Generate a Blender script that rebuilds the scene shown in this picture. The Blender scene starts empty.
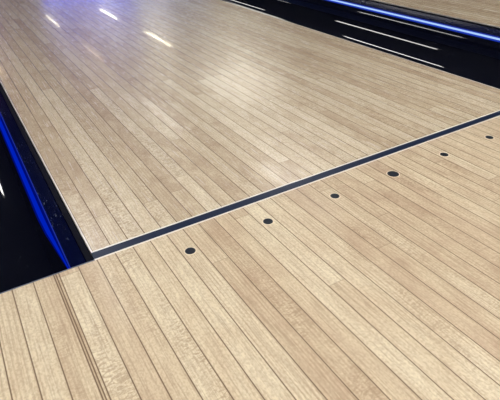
import bpy, bmesh, math, random
from mathutils import Matrix, Vector
random.seed(7)
sc = bpy.context.scene
col = sc.collection
B = 0.02703                 # width of one board
HALF = 19.6 * B             # half width of a lane
PITCH = 2 * HALF + 0.5485   # lane centre to lane centre
LANE_LEN = 18.3
CEIL = 3.0

# ------------------------------------------------------------------ helpers
def link(name, bm, mat, parent=None, smooth=False):
    me = bpy.data.meshes.new(name)
    bmesh.ops.recalc_face_normals(bm, faces=bm.faces)
    bm.to_mesh(me); bm.free()
    if mat: me.materials.append(mat)
    if smooth:
        for f in me.polygons: f.use_smooth = True
    o = bpy.data.objects.new(name, me); col.objects.link(o)
    if parent: o.parent = parent
    return o

def thing(name, label, cat, loc=(0, 0, 0), group=None):
    o = bpy.data.objects.new(name, None); col.objects.link(o)
    o.empty_display_size = .05
    o.location = loc; o['label'] = label; o['category'] = cat
    if group: o['group'] = group
    return o

def tag(o, label, cat, group=None):
    o['label'] = label; o['category'] = cat
    if group: o['group'] = group
    return o

def struct(o):
    o['kind'] = 'structure'; return o

def box(bm, x0, x1, y0, y1, z0, z1, bev=0.0):
    m = Matrix.Translation(((x0+x1)/2, (y0+y1)/2, (z0+z1)/2)) @ Matrix.Diagonal((x1-x0, y1-y0, z1-z0, 1))
    r = bmesh.ops.create_cube(bm, size=1, matrix=m)
    if bev:
        es = set()
        for v in r['verts']: es.update(v.link_edges)
        bmesh.ops.bevel(bm, geom=list(es), offset=bev, segments=2, affect='EDGES', profile=.5)
    return bm

def bx(*a, **k): return box(bmesh.new(), *a, **k)

def extrude_profile(pts, y0, y1, ysteps=1):
    """closed profile of (x, z) points swept along y"""
    bm = bmesh.new(); rows = []
    for i in range(ysteps + 1):
        y = y0 + (y1 - y0) * i / ysteps
        rows.append([bm.verts.new((x, y, z)) for x, z in pts])
    n = len(pts)
    for a, b in zip(rows, rows[1:]):
        for i in range(n):
            bm.faces.new((a[i], a[(i+1) % n], b[(i+1) % n], b[i]))
    bm.faces.new(rows[0]); bm.faces.new(list(reversed(rows[-1])))
    return bm

def smooth_by_angle(o, ang=35):
    for f in o.data.polygons: f.use_smooth = True
    lim = math.radians(ang)
    bm = bmesh.new(); bm.from_mesh(o.data)
    for e in bm.edges:
        e.smooth = len(e.link_faces) == 2 and e.calc_face_angle(0) < lim
    bm.to_mesh(o.data); bm.free()

# ------------------------------------------------------------------ materials
def srgb(r, g, b):
    f = lambda c: (c/255/12.92) if c/255 <= .04045 else ((c/255+.055)/1.055)**2.4
    return (f(r), f(g), f(b), 1)

class NT:
    def __init__(s, name):
        s.m = bpy.data.materials.new(name); s.m.use_nodes = True
        s.t = s.m.node_tree; s.t.nodes.clear()
        s.out = s.t.nodes.new('ShaderNodeOutputMaterial')
    def n(s, typ, **k):
        nd = s.t.nodes.new(typ)
        for a, v in k.items(): setattr(nd, a, v)
        return nd
    def l(s, a, b): s.t.links.new(a, b)
    def setin(s, sock, v):
        if hasattr(v, 'is_linked') or hasattr(v, 'links'): s.l(v, sock)
        else: sock.default_value = v
    def math(s, op, a, b=None, c=None, clamp=False):
        nd = s.n('ShaderNodeMath', operation=op); nd.use_clamp = clamp
        for i, v in enumerate((a, b, c)):
            if v is not None: s.setin(nd.inputs[i], v)
        return nd.outputs[0]
    def vec(s, x, y, z):
        nd = s.n('ShaderNodeCombineXYZ')
        for i, v in enumerate((x, y, z)): s.setin(nd.inputs[i], v)
        return nd.outputs[0]
    def mix(s, fac, a, b, mode='MIX'):
        nd = s.n('ShaderNodeMix', data_type='RGBA', blend_type=mode)
        s.setin(nd.inputs['Factor'], fac); s.setin(nd.inputs['A'], a); s.setin(nd.inputs['B'], b)
        return nd.outputs['Result']
    def noise(s, v, scale=1, detail=2, rough=.5, dist=0):
        nd = s.n('ShaderNodeTexNoise'); s.l(v, nd.inputs['Vector'])
        nd.inputs['Scale'].default_value = scale; nd.inputs['Detail'].default_value = detail
        nd.inputs['Roughness'].default_value = rough; nd.inputs['Distortion'].default_value = dist
        return nd.outputs['Fac']
    def white(s, v):
        nd = s.n('ShaderNodeTexWhiteNoise', noise_dimensions='3D'); s.l(v, nd.inputs['Vector'])
        return nd
    def maprange(s, v, a, b, c, d, smooth=False):
        nd = s.n('ShaderNodeMapRange'); s.setin(nd.inputs['Value'], v)
        if smooth: nd.interpolation_type = 'SMOOTHSTEP'
        for k, q in zip(('From Min', 'From Max', 'To Min', 'To Max'), (a, b, c, d)): s.setin(nd.inputs[k], q)
        return nd.outputs['Result']

def simple(name, color, rough=.5, metal=0, spec=.5, bump=0, bscale=200, var=.1):
    t = NT(name); p = t.n('ShaderNodeBsdfPrincipled')
    co = t.n('ShaderNodeTexCoord').outputs['Object']
    n = t.noise(co, bscale, 3)
    c = t.mix(t.maprange(n, .3, .7, 0, var), color, (color[0]*.5, color[1]*.5, color[2]*.5, 1))
    t.l(c, p.inputs['Base Color'])
    p.inputs['Roughness'].default_value = rough; p.inputs['Metallic'].default_value = metal
    p.inputs['Specular IOR Level'].default_value = spec
    if bump:
        b = t.n('ShaderNodeBump'); b.inputs['Strength'].default_value = bump; b.inputs['Distance'].default_value = .0005
        t.l(n, b.inputs['Height']); t.l(b.outputs[0], p.inputs['Normal'])
    t.l(p.outputs[0], t.out.inputs[0])
    return t.m

def emit(name, color, strength):
    t = NT(name); e = t.n('ShaderNodeEmission')
    e.inputs['Color'].default_value = color; e.inputs['Strength'].default_value = strength
    t.l(e.outputs[0], t.out.inputs[0]); return t.m

def wood(name, seed, light, mid, tan, base_rough, coat_w, coat_r, extra_lines=False, spec=1.0, ior=1.5):
    t = NT(name)
    co = t.n('ShaderNodeTexCoord').outputs['Object']
    sp = t.n('ShaderNodeSeparateXYZ'); t.l(co, sp.inputs[0]); X, Y, Z = sp.outputs
    XS = X
    if extra_lines:     # the boards left of the panel joint sit a quarter board over
        XS = t.math('ADD', X, t.math('MULTIPLY', t.math('LESS_THAN', X, -21.75*B), .25*B))
    u = t.math('ADD', t.math('MULTIPLY', XS, 1/B), 1000.5)
    bid = t.math('FLOOR', u); bf = t.math('SUBTRACT', u, bid)
    r1 = t.white(t.vec(bid, seed, 3.3)).outputs['Value']
    r1b = t.white(t.vec(bid, seed, 9.1)).outputs['Value']
    length = t.maprange(r1b, 0, 1, .38, .95)
    yy = t.math('ADD', t.math('DIVIDE', Y, length), t.math('MULTIPLY', r1, 37.0))
    pid = t.math('FLOOR', yy); pf = t.math('SUBTRACT', yy, pid)
    w = t.white(t.vec(bid, pid, seed)); rc = w.outputs['Value']
    w2 = t.white(t.vec(pid, bid, seed + 5)).outputs['Value']
    w3 = t.white(t.vec(pid, seed + 8, bid)).outputs['Value']
    off = t.math('MULTIPLY', rc, 50)
    # broad mottling of each stave
    mott = t.noise(t.vec(t.math('MULTIPLY', X, 38), t.math('MULTIPLY', Y, 16), off), 1, 3, .6, .6)
    grain = t.noise(t.vec(t.math('MULTIPLY', X, 420), t.math('MULTIPLY', Y, 14), off), 1, 3, .6, .3)
    weave = t.noise(t.vec(t.math('MULTIPLY', X, 420), t.math('MULTIPLY', Y, 260), off), 1, 1, .5)
    ramp = t.n('ShaderNodeValToRGB'); cr = ramp.color_ramp
    cr.elements[0].position = .12; cr.elements[0].color = tan
    cr.elements[1].position = .9; cr.elements[1].color = light
    e = cr.elements.new(.5); e.color = mid
    v = t.math('ADD', t.math('MULTIPLY', rc, .46), t.math('MULTIPLY', mott, .95))
    v = t.math('SUBTRACT', v, .17)
    t.l(v, ramp.inputs[0]); c = ramp.outputs[0]
    # long grain
    c = t.mix(t.maprange(grain, .46, .68, 0, .5), c, (tan[0]*.62, tan[1]*.56, tan[2]*.5, 1))
    c = t.mix(t.maprange(weave, .42, .64, 0, .34), c, (tan[0]*.7, tan[1]*.66, tan[2]*.6, 1))
    # ray fleck: short cross-wise flames in some staves only
    fl = t.noise(t.vec(t.math('MULTIPLY', X, 95), t.math('MULTIPLY', Y, 210), off), 1, 2, .5, 1.6)
    fmask = t.noise(t.vec(t.math('MULTIPLY', X, 25), t.math('MULTIPLY', Y, 7), t.math('ADD', off, 11)), 1, 1)
    fl = t.math('MULTIPLY', t.maprange(fl, .46, .60, 0, 1), t.maprange(fmask, .42, .60, 0, 1))
    fl = t.math('MULTIPLY', fl, t.maprange(w2, .50, .85, 0, .55))
    c = t.mix(fl, c, (tan[0]*.66, tan[1]*.60, tan[2]*.54, 1))
    # cathedral lines in a few others
    wv = t.n('ShaderNodeTexWave', wave_type='BANDS', bands_direction='X'); wv.inputs['Scale'].default_value = 1
    wv.inputs['Distortion'].default_value = 6; wv.inputs['Detail'].default_value = 2; wv.inputs['Detail Scale'].default_value = .6
    t.l(t.vec(t.math('MULTIPLY', X, 60), t.math('MULTIPLY', Y, 2.2), off), wv.inputs['Vector'])
    c = t.mix(t.math('MULTIPLY', t.maprange(wv.outputs['Fac'], .1, .5, .30, 0), t.maprange(w3, .5, .8, 0, 1)), c,
              (tan[0]*.7, tan[1]*.64, tan[2]*.58, 1))
    # seams between boards, with a fine pale lip, and the end joints
    ed = t.math('MINIMUM', bf, t.math('SUBTRACT', 1, bf))
    seam = t.maprange(ed, .016, .040, 1, 0)
    if extra_lines:      # the panel joint: three thin lines side by side
        for q in (-21.5 - .14, -21.5 - .25):
            d = t.math('ABSOLUTE', t.math('SUBTRACT', t.math('MULTIPLY', X, 1/B), q))
            seam = t.math('MAXIMUM', seam, t.maprange(d, .020, .040, 1, 0))
    je = t.math('MULTIPLY', t.math('MINIMUM', pf, t.math('SUBTRACT', 1, pf)), length)
    joint = t.maprange(je, .0004, .0013, .30, 0)
    c = t.mix(t.math('MULTIPLY', t.maprange(ed, .03, .06, 1, 0), .10), c, light)
    dark = (tan[0]*.30, tan[1]*.24, tan[2]*.18, 1)
    c = t.mix(t.math('MAXIMUM', t.math('MULTIPLY', seam, .95), joint), c, dark)
    p = t.n('ShaderNodeBsdfPrincipled')
    t.l(c, p.inputs['Base Color'])
    rg = t.math('ADD', t.math('MULTIPLY', grain, .12), base_rough - .06)
    t.l(rg, p.inputs['Roughness'])
    p.inputs['Specular IOR Level'].default_value = spec; p.inputs['IOR'].default_value = ior
    p.inputs['Coat Weight'].default_value = coat_w; p.inputs['Coat Roughness'].default_value = coat_r
    p.inputs['Coat IOR'].default_value = 1.5
    h = t.math('SUBTRACT', t.math('MULTIPLY', grain, .05), seam)
    bm = t.n('ShaderNodeBump'); bm.inputs['Strength'].default_value = .25; bm.inputs['Distance'].default_value = .0006
    t.l(h, bm.inputs['Height']); t.l(bm.outputs[0], p.inputs['Normal'])
    t.l(p.outputs[0], t.out.inputs[0])
    return t.m

LIGHT = srgb(224, 211, 182); MID = srgb(208, 190, 160); TAN = srgb(184, 159, 133)
L_LIGHT = srgb(231, 217, 190); L_MID = srgb(213, 195, 166); L_TAN = srgb(181, 158, 133)
M_lane = wood('lane_boards', 1.0, L_LIGHT, L_MID, L_TAN, .26, .11, .035, ior=1.62)
M_appr = wood('approach_boards', 2.0, LIGHT, MID, TAN, .42, .12, .12, extra_lines=True, spec=.5)
M_edge = simple('pale_edge_trim', srgb(224, 217, 208), .3)
M_foul = simple('foul_line_laminate', srgb(30, 40, 62), .3, spec=.3, bump=.1, bscale=900, var=.3)
M_dot = simple('dark_inlay', srgb(26, 32, 42), .45, bscale=900, var=.3)
M_halo = simple('pale_inlay_ring', srgb(222, 206, 180), .35)
M_ceil = simple('cool_grey_ceiling_paint', srgb(160, 174, 205), .9, bscale=4)
M_wall = simple('charcoal_wall_paint', srgb(52, 50, 54), .8, bscale=3)
M_black = simple('black_trim_metal', srgb(14, 16, 24), .35, spec=.5)
M_trim = simple('dark_blue_grey_trim', srgb(82, 88, 108), .3, spec=.5)
M_house = simple('white_lamp_housing', srgb(210, 210, 210), .4)
M_under = simple('lane_foundation_black', srgb(10, 10, 12), .9)

def gutter_mat(name, rough, spec, base=srgb(5, 6, 16), dmax=.10, t0=.64):
    t = NT(name); p = t.n('ShaderNodeBsdfPrincipled')
    co = t.n('ShaderNodeTexCoord').outputs['Object']
    mp = t.n('ShaderNodeMapping'); mp.inputs['Scale'].default_value = (230, 90, 230); t.l(co, mp.inputs[0])
    n = t.noise(mp.outputs[0], 1, 4, .62)
    big = t.noise(co, 9, 2)
    dust = t.math('MULTIPLY', t.maprange(n, t0, t0 + .08, 0, dmax), t.maprange(big, .40, .56, 0, 1))
    c = t.mix(dust, base, srgb(170, 185, 200))
    t.l(c, p.inputs['Base Color'])
    p.inputs['Roughness'].default_value = rough
    p.inputs['Specular IOR Level'].default_value = spec
    t.l(p.outputs[0], t.out.inputs[0]); return t.m
M_gut = gutter_mat('glossy_black_gutter_plastic', .03, .4)
M_gut_dull = gutter_mat('worn_black_gutter_plastic', .06, .12)
M_painted_glow = gutter_mat('dusty_painted_blue_glow', .25, .3, srgb(4, 10, 46), .28, .60)  # navy base paints in the blue LED glow on the gutter; specks are dust
M_rim = simple('matte_black_rim', srgb(8, 9, 20), .6, spec=.15)

# ------------------------------------------------------------------ floor and lanes
# approach (the bowlers' side of the foul line)
struct(link('floor', bx(-4.2, 5.6, -5.0, 0.0, -.05, 0), M_appr))
# dark strip closing the approach above each run of gutters
for n_, (a, b) in enumerate(((-PITCH + HALF, -HALF), (HALF, PITCH - HALF)), 1):
    struct(link('trim_%d' % n_, bx(a + .0002, b - .0002, -.0002, .0030, -.13, -.0004), M_trim))

def make_lane(cx, label):
    L = thing('bowling_lane', label, 'bowling lane', (cx, 0, 0))
    # boards stop short of the edge; a thin pale strip closes each side
    link('lane_surface', bx(-HALF + .0024, HALF - .0024, .0225, LANE_LEN, -.04, 0), M_lane, L)
    for s in (-1, 1):
        a, b_ = sorted((s*(HALF - .0024), s*HALF))
        link('edge_strip', bx(a, b_, .0225, LANE_LEN, -.04, .0002), M_edge, L)
    link('lane_foundation', bx(-HALF + .004, HALF - .004, .0225, LANE_LEN, -.13, -.04), M_under, L)
    return L
make_lane(0, 'wide pale wooden bowling lane filling the middle, behind the row of dots')
make_lane(PITCH, 'pale wooden neighbouring lane beyond the black gutters, cut by the top right corner')

def make_foul(cx, label):
    F = thing('foul_line', label, 'foul line', (cx, 0, 0))
    link('dark_strip', bx(-HALF, HALF, .0030, .0197, -.04, -.0002), M_foul, F)
    link('edge_strip', bx(-HALF, HALF, .0002, .0030, -.04, .0002), M_edge, F)
    link('edge_strip', bx(-HALF, HALF, .0197, .0225, -.04, .0002), M_edge, F)
    return F
make_foul(0, 'dark blue-grey foul line strip crossing the wooden floor above the dots')

# approach dots -------------------------------------------------------------
def disc(r, z0, z1, n=40):
    bm = bmesh.new()
    bmesh.ops.create_cone(bm, cap_ends=True, segments=n, radius1=r, radius2=r, depth=z1-z0,
                          matrix=Matrix.Translation((0, 0, (z0+z1)/2)))
    return bm
places = ['leftmost dot, nearest the left black gutter', 'second dot from the left', 'third dot from the left',
          None, 'second dot from the right', 'rightmost dot, close to the right edge of the picture']
dot0 = None
for i, k in enumerate((-15, -10, -5, 0, 5, 10)):
    big = k == 0
    if dot0 is None or big:
        r = .0104 if big else .0078
        d = thing('approach_dot', '', 'dot', (k*B, -.0558, 0), 'approach dots before the foul line')
        link('dark_disc', disc(r, -.0035, .0005), M_dot, d)
        link('pale_ring', disc(r + .0016, -.0035, .0003), M_halo, d)
        if not big: dot0 = d
    else:
        d = dot0.copy(); col.objects.link(d); d.location = (k*B, -.0558, 0)
        for ch in dot0.children:
            c = ch.copy(); col.objects.link(c); c.parent = d
    d['label'] = ('largest dark dot in the row, fourth from the left' if big else
                  'small dark round floor marker, ' + places[i])

# gutters -------------------------------------------------------------------
G_HW, G_DEP, G_DROP, G_LIP = .1075, .050, .007, .010   # half width, depth, drop below the lane, flat rim
G_R = (G_HW**2 + G_DEP**2) / (2*G_DEP)
def trough_z(off):
    """height of the trough surface at a distance off from the lane edge"""
    dx = off - (G_LIP + G_HW)
    return -G_DROP - G_DEP + G_R - math.sqrt(G_R*G_R - dx*dx)
def gutter_profile(side):
    """x measured away from the lane edge (0) towards the divider"""
    pts = [(G_LIP, -G_DROP)]
    for i in range(1, 48):
        off = G_LIP + 2*G_HW*i/48
        pts.append((off, trough_z(off)))
    w = G_LIP + 2*G_HW
    pts += [(w, -G_DROP), (w + .002, -.0035), (w + .010, -.0035)]
    xe, ze = pts[-1]
    low = [(xe, -.125), (G_LIP, -.125)]
    return [(side*x, z) for x, z in pts + low], xe, ze
prof, XE, ZE = gutter_profile(1)
def make_gutter(edge_x, side, label, mat=M_gut):
    g = thing('gutter', label, 'gutter', (edge_x, 0, 0), 'black gutters along the lanes')
    p_, _, _ = gutter_profile(side)
    o = link('trough', extrude_profile(p_, .0035, LANE_LEN, 1), mat, g)
    smooth_by_angle(o, 14)
    a, b = sorted((side*.0008, side*(G_LIP - .0001)))
    link('rim', bx(a, b, .0035, LANE_LEN, -.125, -.0030), M_rim, g)
    return g
make_gutter(-HALF, -1, 'glossy black gutter with a blue glow along the left edge of the picture')
make_gutter(HALF, 1, 'glossy black gutter with white streaks along the right side of the main lane')
make_gutter(PITCH - HALF, -1, 'glossy black gutter with a bright blue line, beside the top right lane', M_gut_dull)

def make_divider(x0, x1, z, label):
    pts = [(x0, -.125), (x0, z - .0006), (x0 + .001, z), (x1 - .001, z), (x1, z - .0006), (x1, -.125)]
    o = link('lane_divider', extrude_profile([(a - (x0+x1)/2, b) for a, b in pts], .0035, LANE_LEN), M_gut)
    o.location.x = (x0 + x1)/2
    smooth_by_angle(o, 20)
    return tag(o, label, 'divider')
make_divider(HALF + XE + .0002, PITCH - HALF - XE - .0002, ZE, 'flat black capping strip between the two gutters at right')
make_divider(-PITCH + HALF + XE + .0002, -HALF - XE - .0002, ZE, 'flat black capping strip left of the left gutter')
make_gutter(-PITCH + HALF, 1, 'glossy black gutter furthest left, beyond the left capping strip')
make_lane(-PITCH, 'pale wooden lane furthest left, beyond the left gutters')

# LED strips in the gutters ---------------------------------------------------
def led(edge_x, side, o0, o1, y0, core, mat, side_mat, label):
    g = thing('light_strip', label, 'LED strip', (edge_x, 0, 0), 'blue light strips in the gutters')
    def band(a, b, lo, hi):
        n = 6; P = [a + (b - a)*i/n for i in range(n + 1)]
        return [(side*q, trough_z(q) + hi) for q in P] + [(side*q, trough_z(q) + lo) for q in reversed(P)]
    def tapered(a, b, hi):
        """strip whose blind end narrows towards the rail at o0"""
        bm = bmesh.new(); rows = []
        for y, k in ((y0*.15 + .006, .12), (y0*.45, .35), (y0*.75, .62), (y0, .85), (y0*1.35, 1), (LANE_LEN - .02, 1)):
            P = [o0 + (q - o0)*k for q in [a + (b - a)*n/5 for n in range(6)]]
            rows.append([bm.verts.new((side*q, y, trough_z(q) + hi)) for q in P] +
                        [bm.verts.new((side*q, y, trough_z(q) + .0006)) for q in reversed(P)])
        for A, Bq in zip(rows, rows[1:]):
            for n in range(12): bm.faces.new((A[n], A[(n+1) % 12], Bq[(n+1) % 12], Bq[n]))
        bm.faces.new(rows[0]); bm.faces.new(list(reversed(rows[-1])))
        return bm
    c0, c1 = o0 + (o1 - o0)*core[0], o0 + (o1 - o0)*core[1]
    link('diffuser', tapered(c0, c1, .0026), mat, g)
    link('light_guide', tapered(o0, c0 - .0001, .0024), side_mat, g)
    link('light_guide', tapered(c1 + .0001, o1, .0024), side_mat, g)
    link('rail', extrude_profile(band(o0 - .0017, o0 - .0003, .0006, .0034), .006, LANE_LEN - .02), M_rail, g)
    link('painted_glow_strip', extrude_profile(band(G_LIP + .001, o0 - .0018, .0006, .0014), .006, LANE_LEN - .02), M_painted_glow, g)  # added strip between rim and rail, its navy standing in for blue-lit gutter
    return g
M_rail = emit('blue_strip_rail', (.03, .06, .6, 1), .5)
M_ledR = emit('led_bright_blue', (.42, .62, 1, 1), 1.0)
M_sideR = emit('led_blue_edge', (.02, .07, .8, 1), .55)
M_ledL = emit('led_deep_blue', (.0, .030, 1, 1), .48)
M_sideL = emit('led_dim_blue_edge', (.0, .022, 1, 1), .16)
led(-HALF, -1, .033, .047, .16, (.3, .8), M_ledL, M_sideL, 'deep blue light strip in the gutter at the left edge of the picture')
led(PITCH - HALF, -1, .033, .047, .08, (.15, .65), M_ledR, M_sideR, 'bright blue light strip in the gutter beside the top right lane')

# ------------------------------------------------------------------ room
struct(link('wall_left', bx(-4.3, -4.2, -5, 19.6, -.13, CEIL), M_wall))
struct(link('wall_right', bx(10.4, 10.5, -5, 19.6, -.13, CEIL), M_wall))
struct(link('wall_back', bx(-4.3, 10.5, -5.1, -5, -.13, CEIL), M_wall))
struct(link('wall_front', bx(-4.3, 10.5, 19.6, 19.7, -.13, CEIL), M_wall))
struct(link('ceiling', bx(-4.3, 10.5, -5.1, 19.7, CEIL, CEIL + .1), M_ceil))

# linear ceiling lamps over the lanes
lamp_mesh = {}
def linear_lamp(x, y0, y1, strength, color, label, hw=.034):
    L = thing('linear_lamp', label, 'ceiling lamp', (x, (y0+y1)/2, CEIL), 'linear ceiling lamps over the lanes')
    h = (y1 - y0)/2
    link('housing', bx(-hw - .013, hw + .013, -h - .02, h + .02, -.05, 0, bev=.006), M_house, L)
    link('diffuser', bx(-hw, hw, -h, h, -.062, -.05), emit('lamp_light_%.1f' % strength, color, strength), L)
WW = (1, .92, .66, 1); WH = (1, .98, .95, 1)
linear_lamp(2.28, 15.6, 17.3, 26, WW, 'linear lamp mirrored as the small streak near the top left corner')
linear_lamp(4.05, 15.4, 17.2, 48, WW, 'linear lamp mirrored as the bright streak at the top of the lane')
linear_lamp(4.17, 11.35, 13.25, 46, WW, 'linear lamp mirrored as the long pale streak on the lane')
linear_lamp(2.32, 11.2, 13.0, 11, (1, .75, .5, 1), 'linear lamp mirrored as the faint warm streak on the lane')
linear_lamp(.12, 11.2, 12.6, 10, (1, .7, .4, 1), 'linear lamp mirrored as the warm glow on the left lane edge')
linear_lamp(2.2, 6.4, 8.2, 8, WH, 'linear lamp mirrored as the upper white line in the right gutter', .065)
linear_lamp(2.68, 2.98, 4.66, 16, WH, 'linear lamp mirrored as the lower white line in the right gutter', .065)
linear_lamp(0, 2.77, 4.36, 16, WH, 'linear lamp mirrored as the middle white line in the right gutter', .065)
linear_lamp(-2.1, 6.85, 8.7, 16, WH, 'linear lamp mirrored as the short white mark in the left gutter', .065)

# square panels over the approach (behind and above the bowler)
M_panel = emit('panel_light', (1, .99, .97, 1), 20.5)
def panel(x, y, label):
    L = thing('ceiling_panel_light', label, 'ceiling light', (x, y, CEIL), 'square panel lights over the approach')
    link('frame', bx(-.62, .62, -.32, .32, -.03, 0, bev=.004), M_house, L)
    link('diffuser', bx(-.59, .59, -.29, .29, -.034, -.03), M_panel, L)
for x in (-2.6, -.4, 1.8, 4.0):
    for y in (-1.0, -3.0):
        panel(x, y, 'white rectangular ceiling light panel lighting the approach')

soft = thing('added_soft_panel', 'wide soft panel added to give the broad pale glow on the lane', 'ceiling light', (4.25, 8.1, CEIL))  # added in place of a linear lamp, shaped to soften the mirrored glow
link('frame', bx(-.75, .75, -1.05, 1.05, -.04, 0, bev=.004), M_house, soft)
link('diffuser', bx(-.72, .72, -1.02, 1.02, -.045, -.04), emit('soft_panel_glow', (1, .97, .86, 1), 3.8), soft)

# masking units over the pin decks, glowing blue and purple
def masking(x, color, s, label):
    L = thing('masking_unit', label, 'masking unit', (x, 18.4, .62), 'lit masking units at the far end of the lanes')
    link('pin_deck_housing', bx(-PITCH/2 + .006, -PITCH/2 + .05, -.1, .2, -.75, -.02), M_black, L)
    link('pin_deck_housing', bx(PITCH/2 - .05, PITCH/2 - .006, -.1, .2, -.75, -.02), M_black, L)
    link('screen', bx(-PITCH/2 + .02, PITCH/2 - .02, -.02, 0, 0, 2.3), emit('screen_glow_%.2f' % x, color, s), L)
    link('housing', bx(-PITCH/2 + .005, PITCH/2 - .005, 0, .12, -.02, 2.32), M_black, L)
for i, (c_, s) in enumerate([((.5, .1, .6, 1), .8), ((.5, .15, .7, 1), .8), ((.35, .2, .9, 1), 1.6), ((.2, .2, .5, 1), .3),
                             ((.08, .14, 1, 1), 2.6), ((.08, .16, 1, 1), 3.5), ((.12, .3, 1, 1), 1.6), ((.2, .4, .9, 1), 1)]):
    masking((i - 2)*PITCH, c_, s, 'glowing far-end screen above the pins')

w = bpy.data.worlds.new('World'); sc.world = w; w.use_nodes = True
bg = w.node_tree.nodes['Background']; bg.inputs[0].default_value = (.02, .022, .03, 1); bg.inputs[1].default_value = 1

# ------------------------------------------------------------------ camera
cam = bpy.data.cameras.new('Camera'); co_ = bpy.data.objects.new('Camera', cam); col.objects.link(co_)
r = Vector((0.85474862, -0.51833939, -0.02700138)); u = Vector((0.29973031, 0.45045062, 0.84098512))
f = Vector((0.42375293, 0.72692401, -0.54038407))
m = Matrix((r, u, -f)).transposed().to_4x4(); m.translation = Vector((-.609372, -.583326, .443793))
co_.matrix_world = m
cam.sensor_width = 36; cam.lens = 486.191*36/500; cam.clip_start = .01
sc.camera = co_
sc.view_settings.view_transform = 'Standard'; sc.view_settings.look = 'None'
sc.view_settings.exposure = 0; sc.view_settings.gamma = 1; sc.view_settings.use_curve_mapping = False
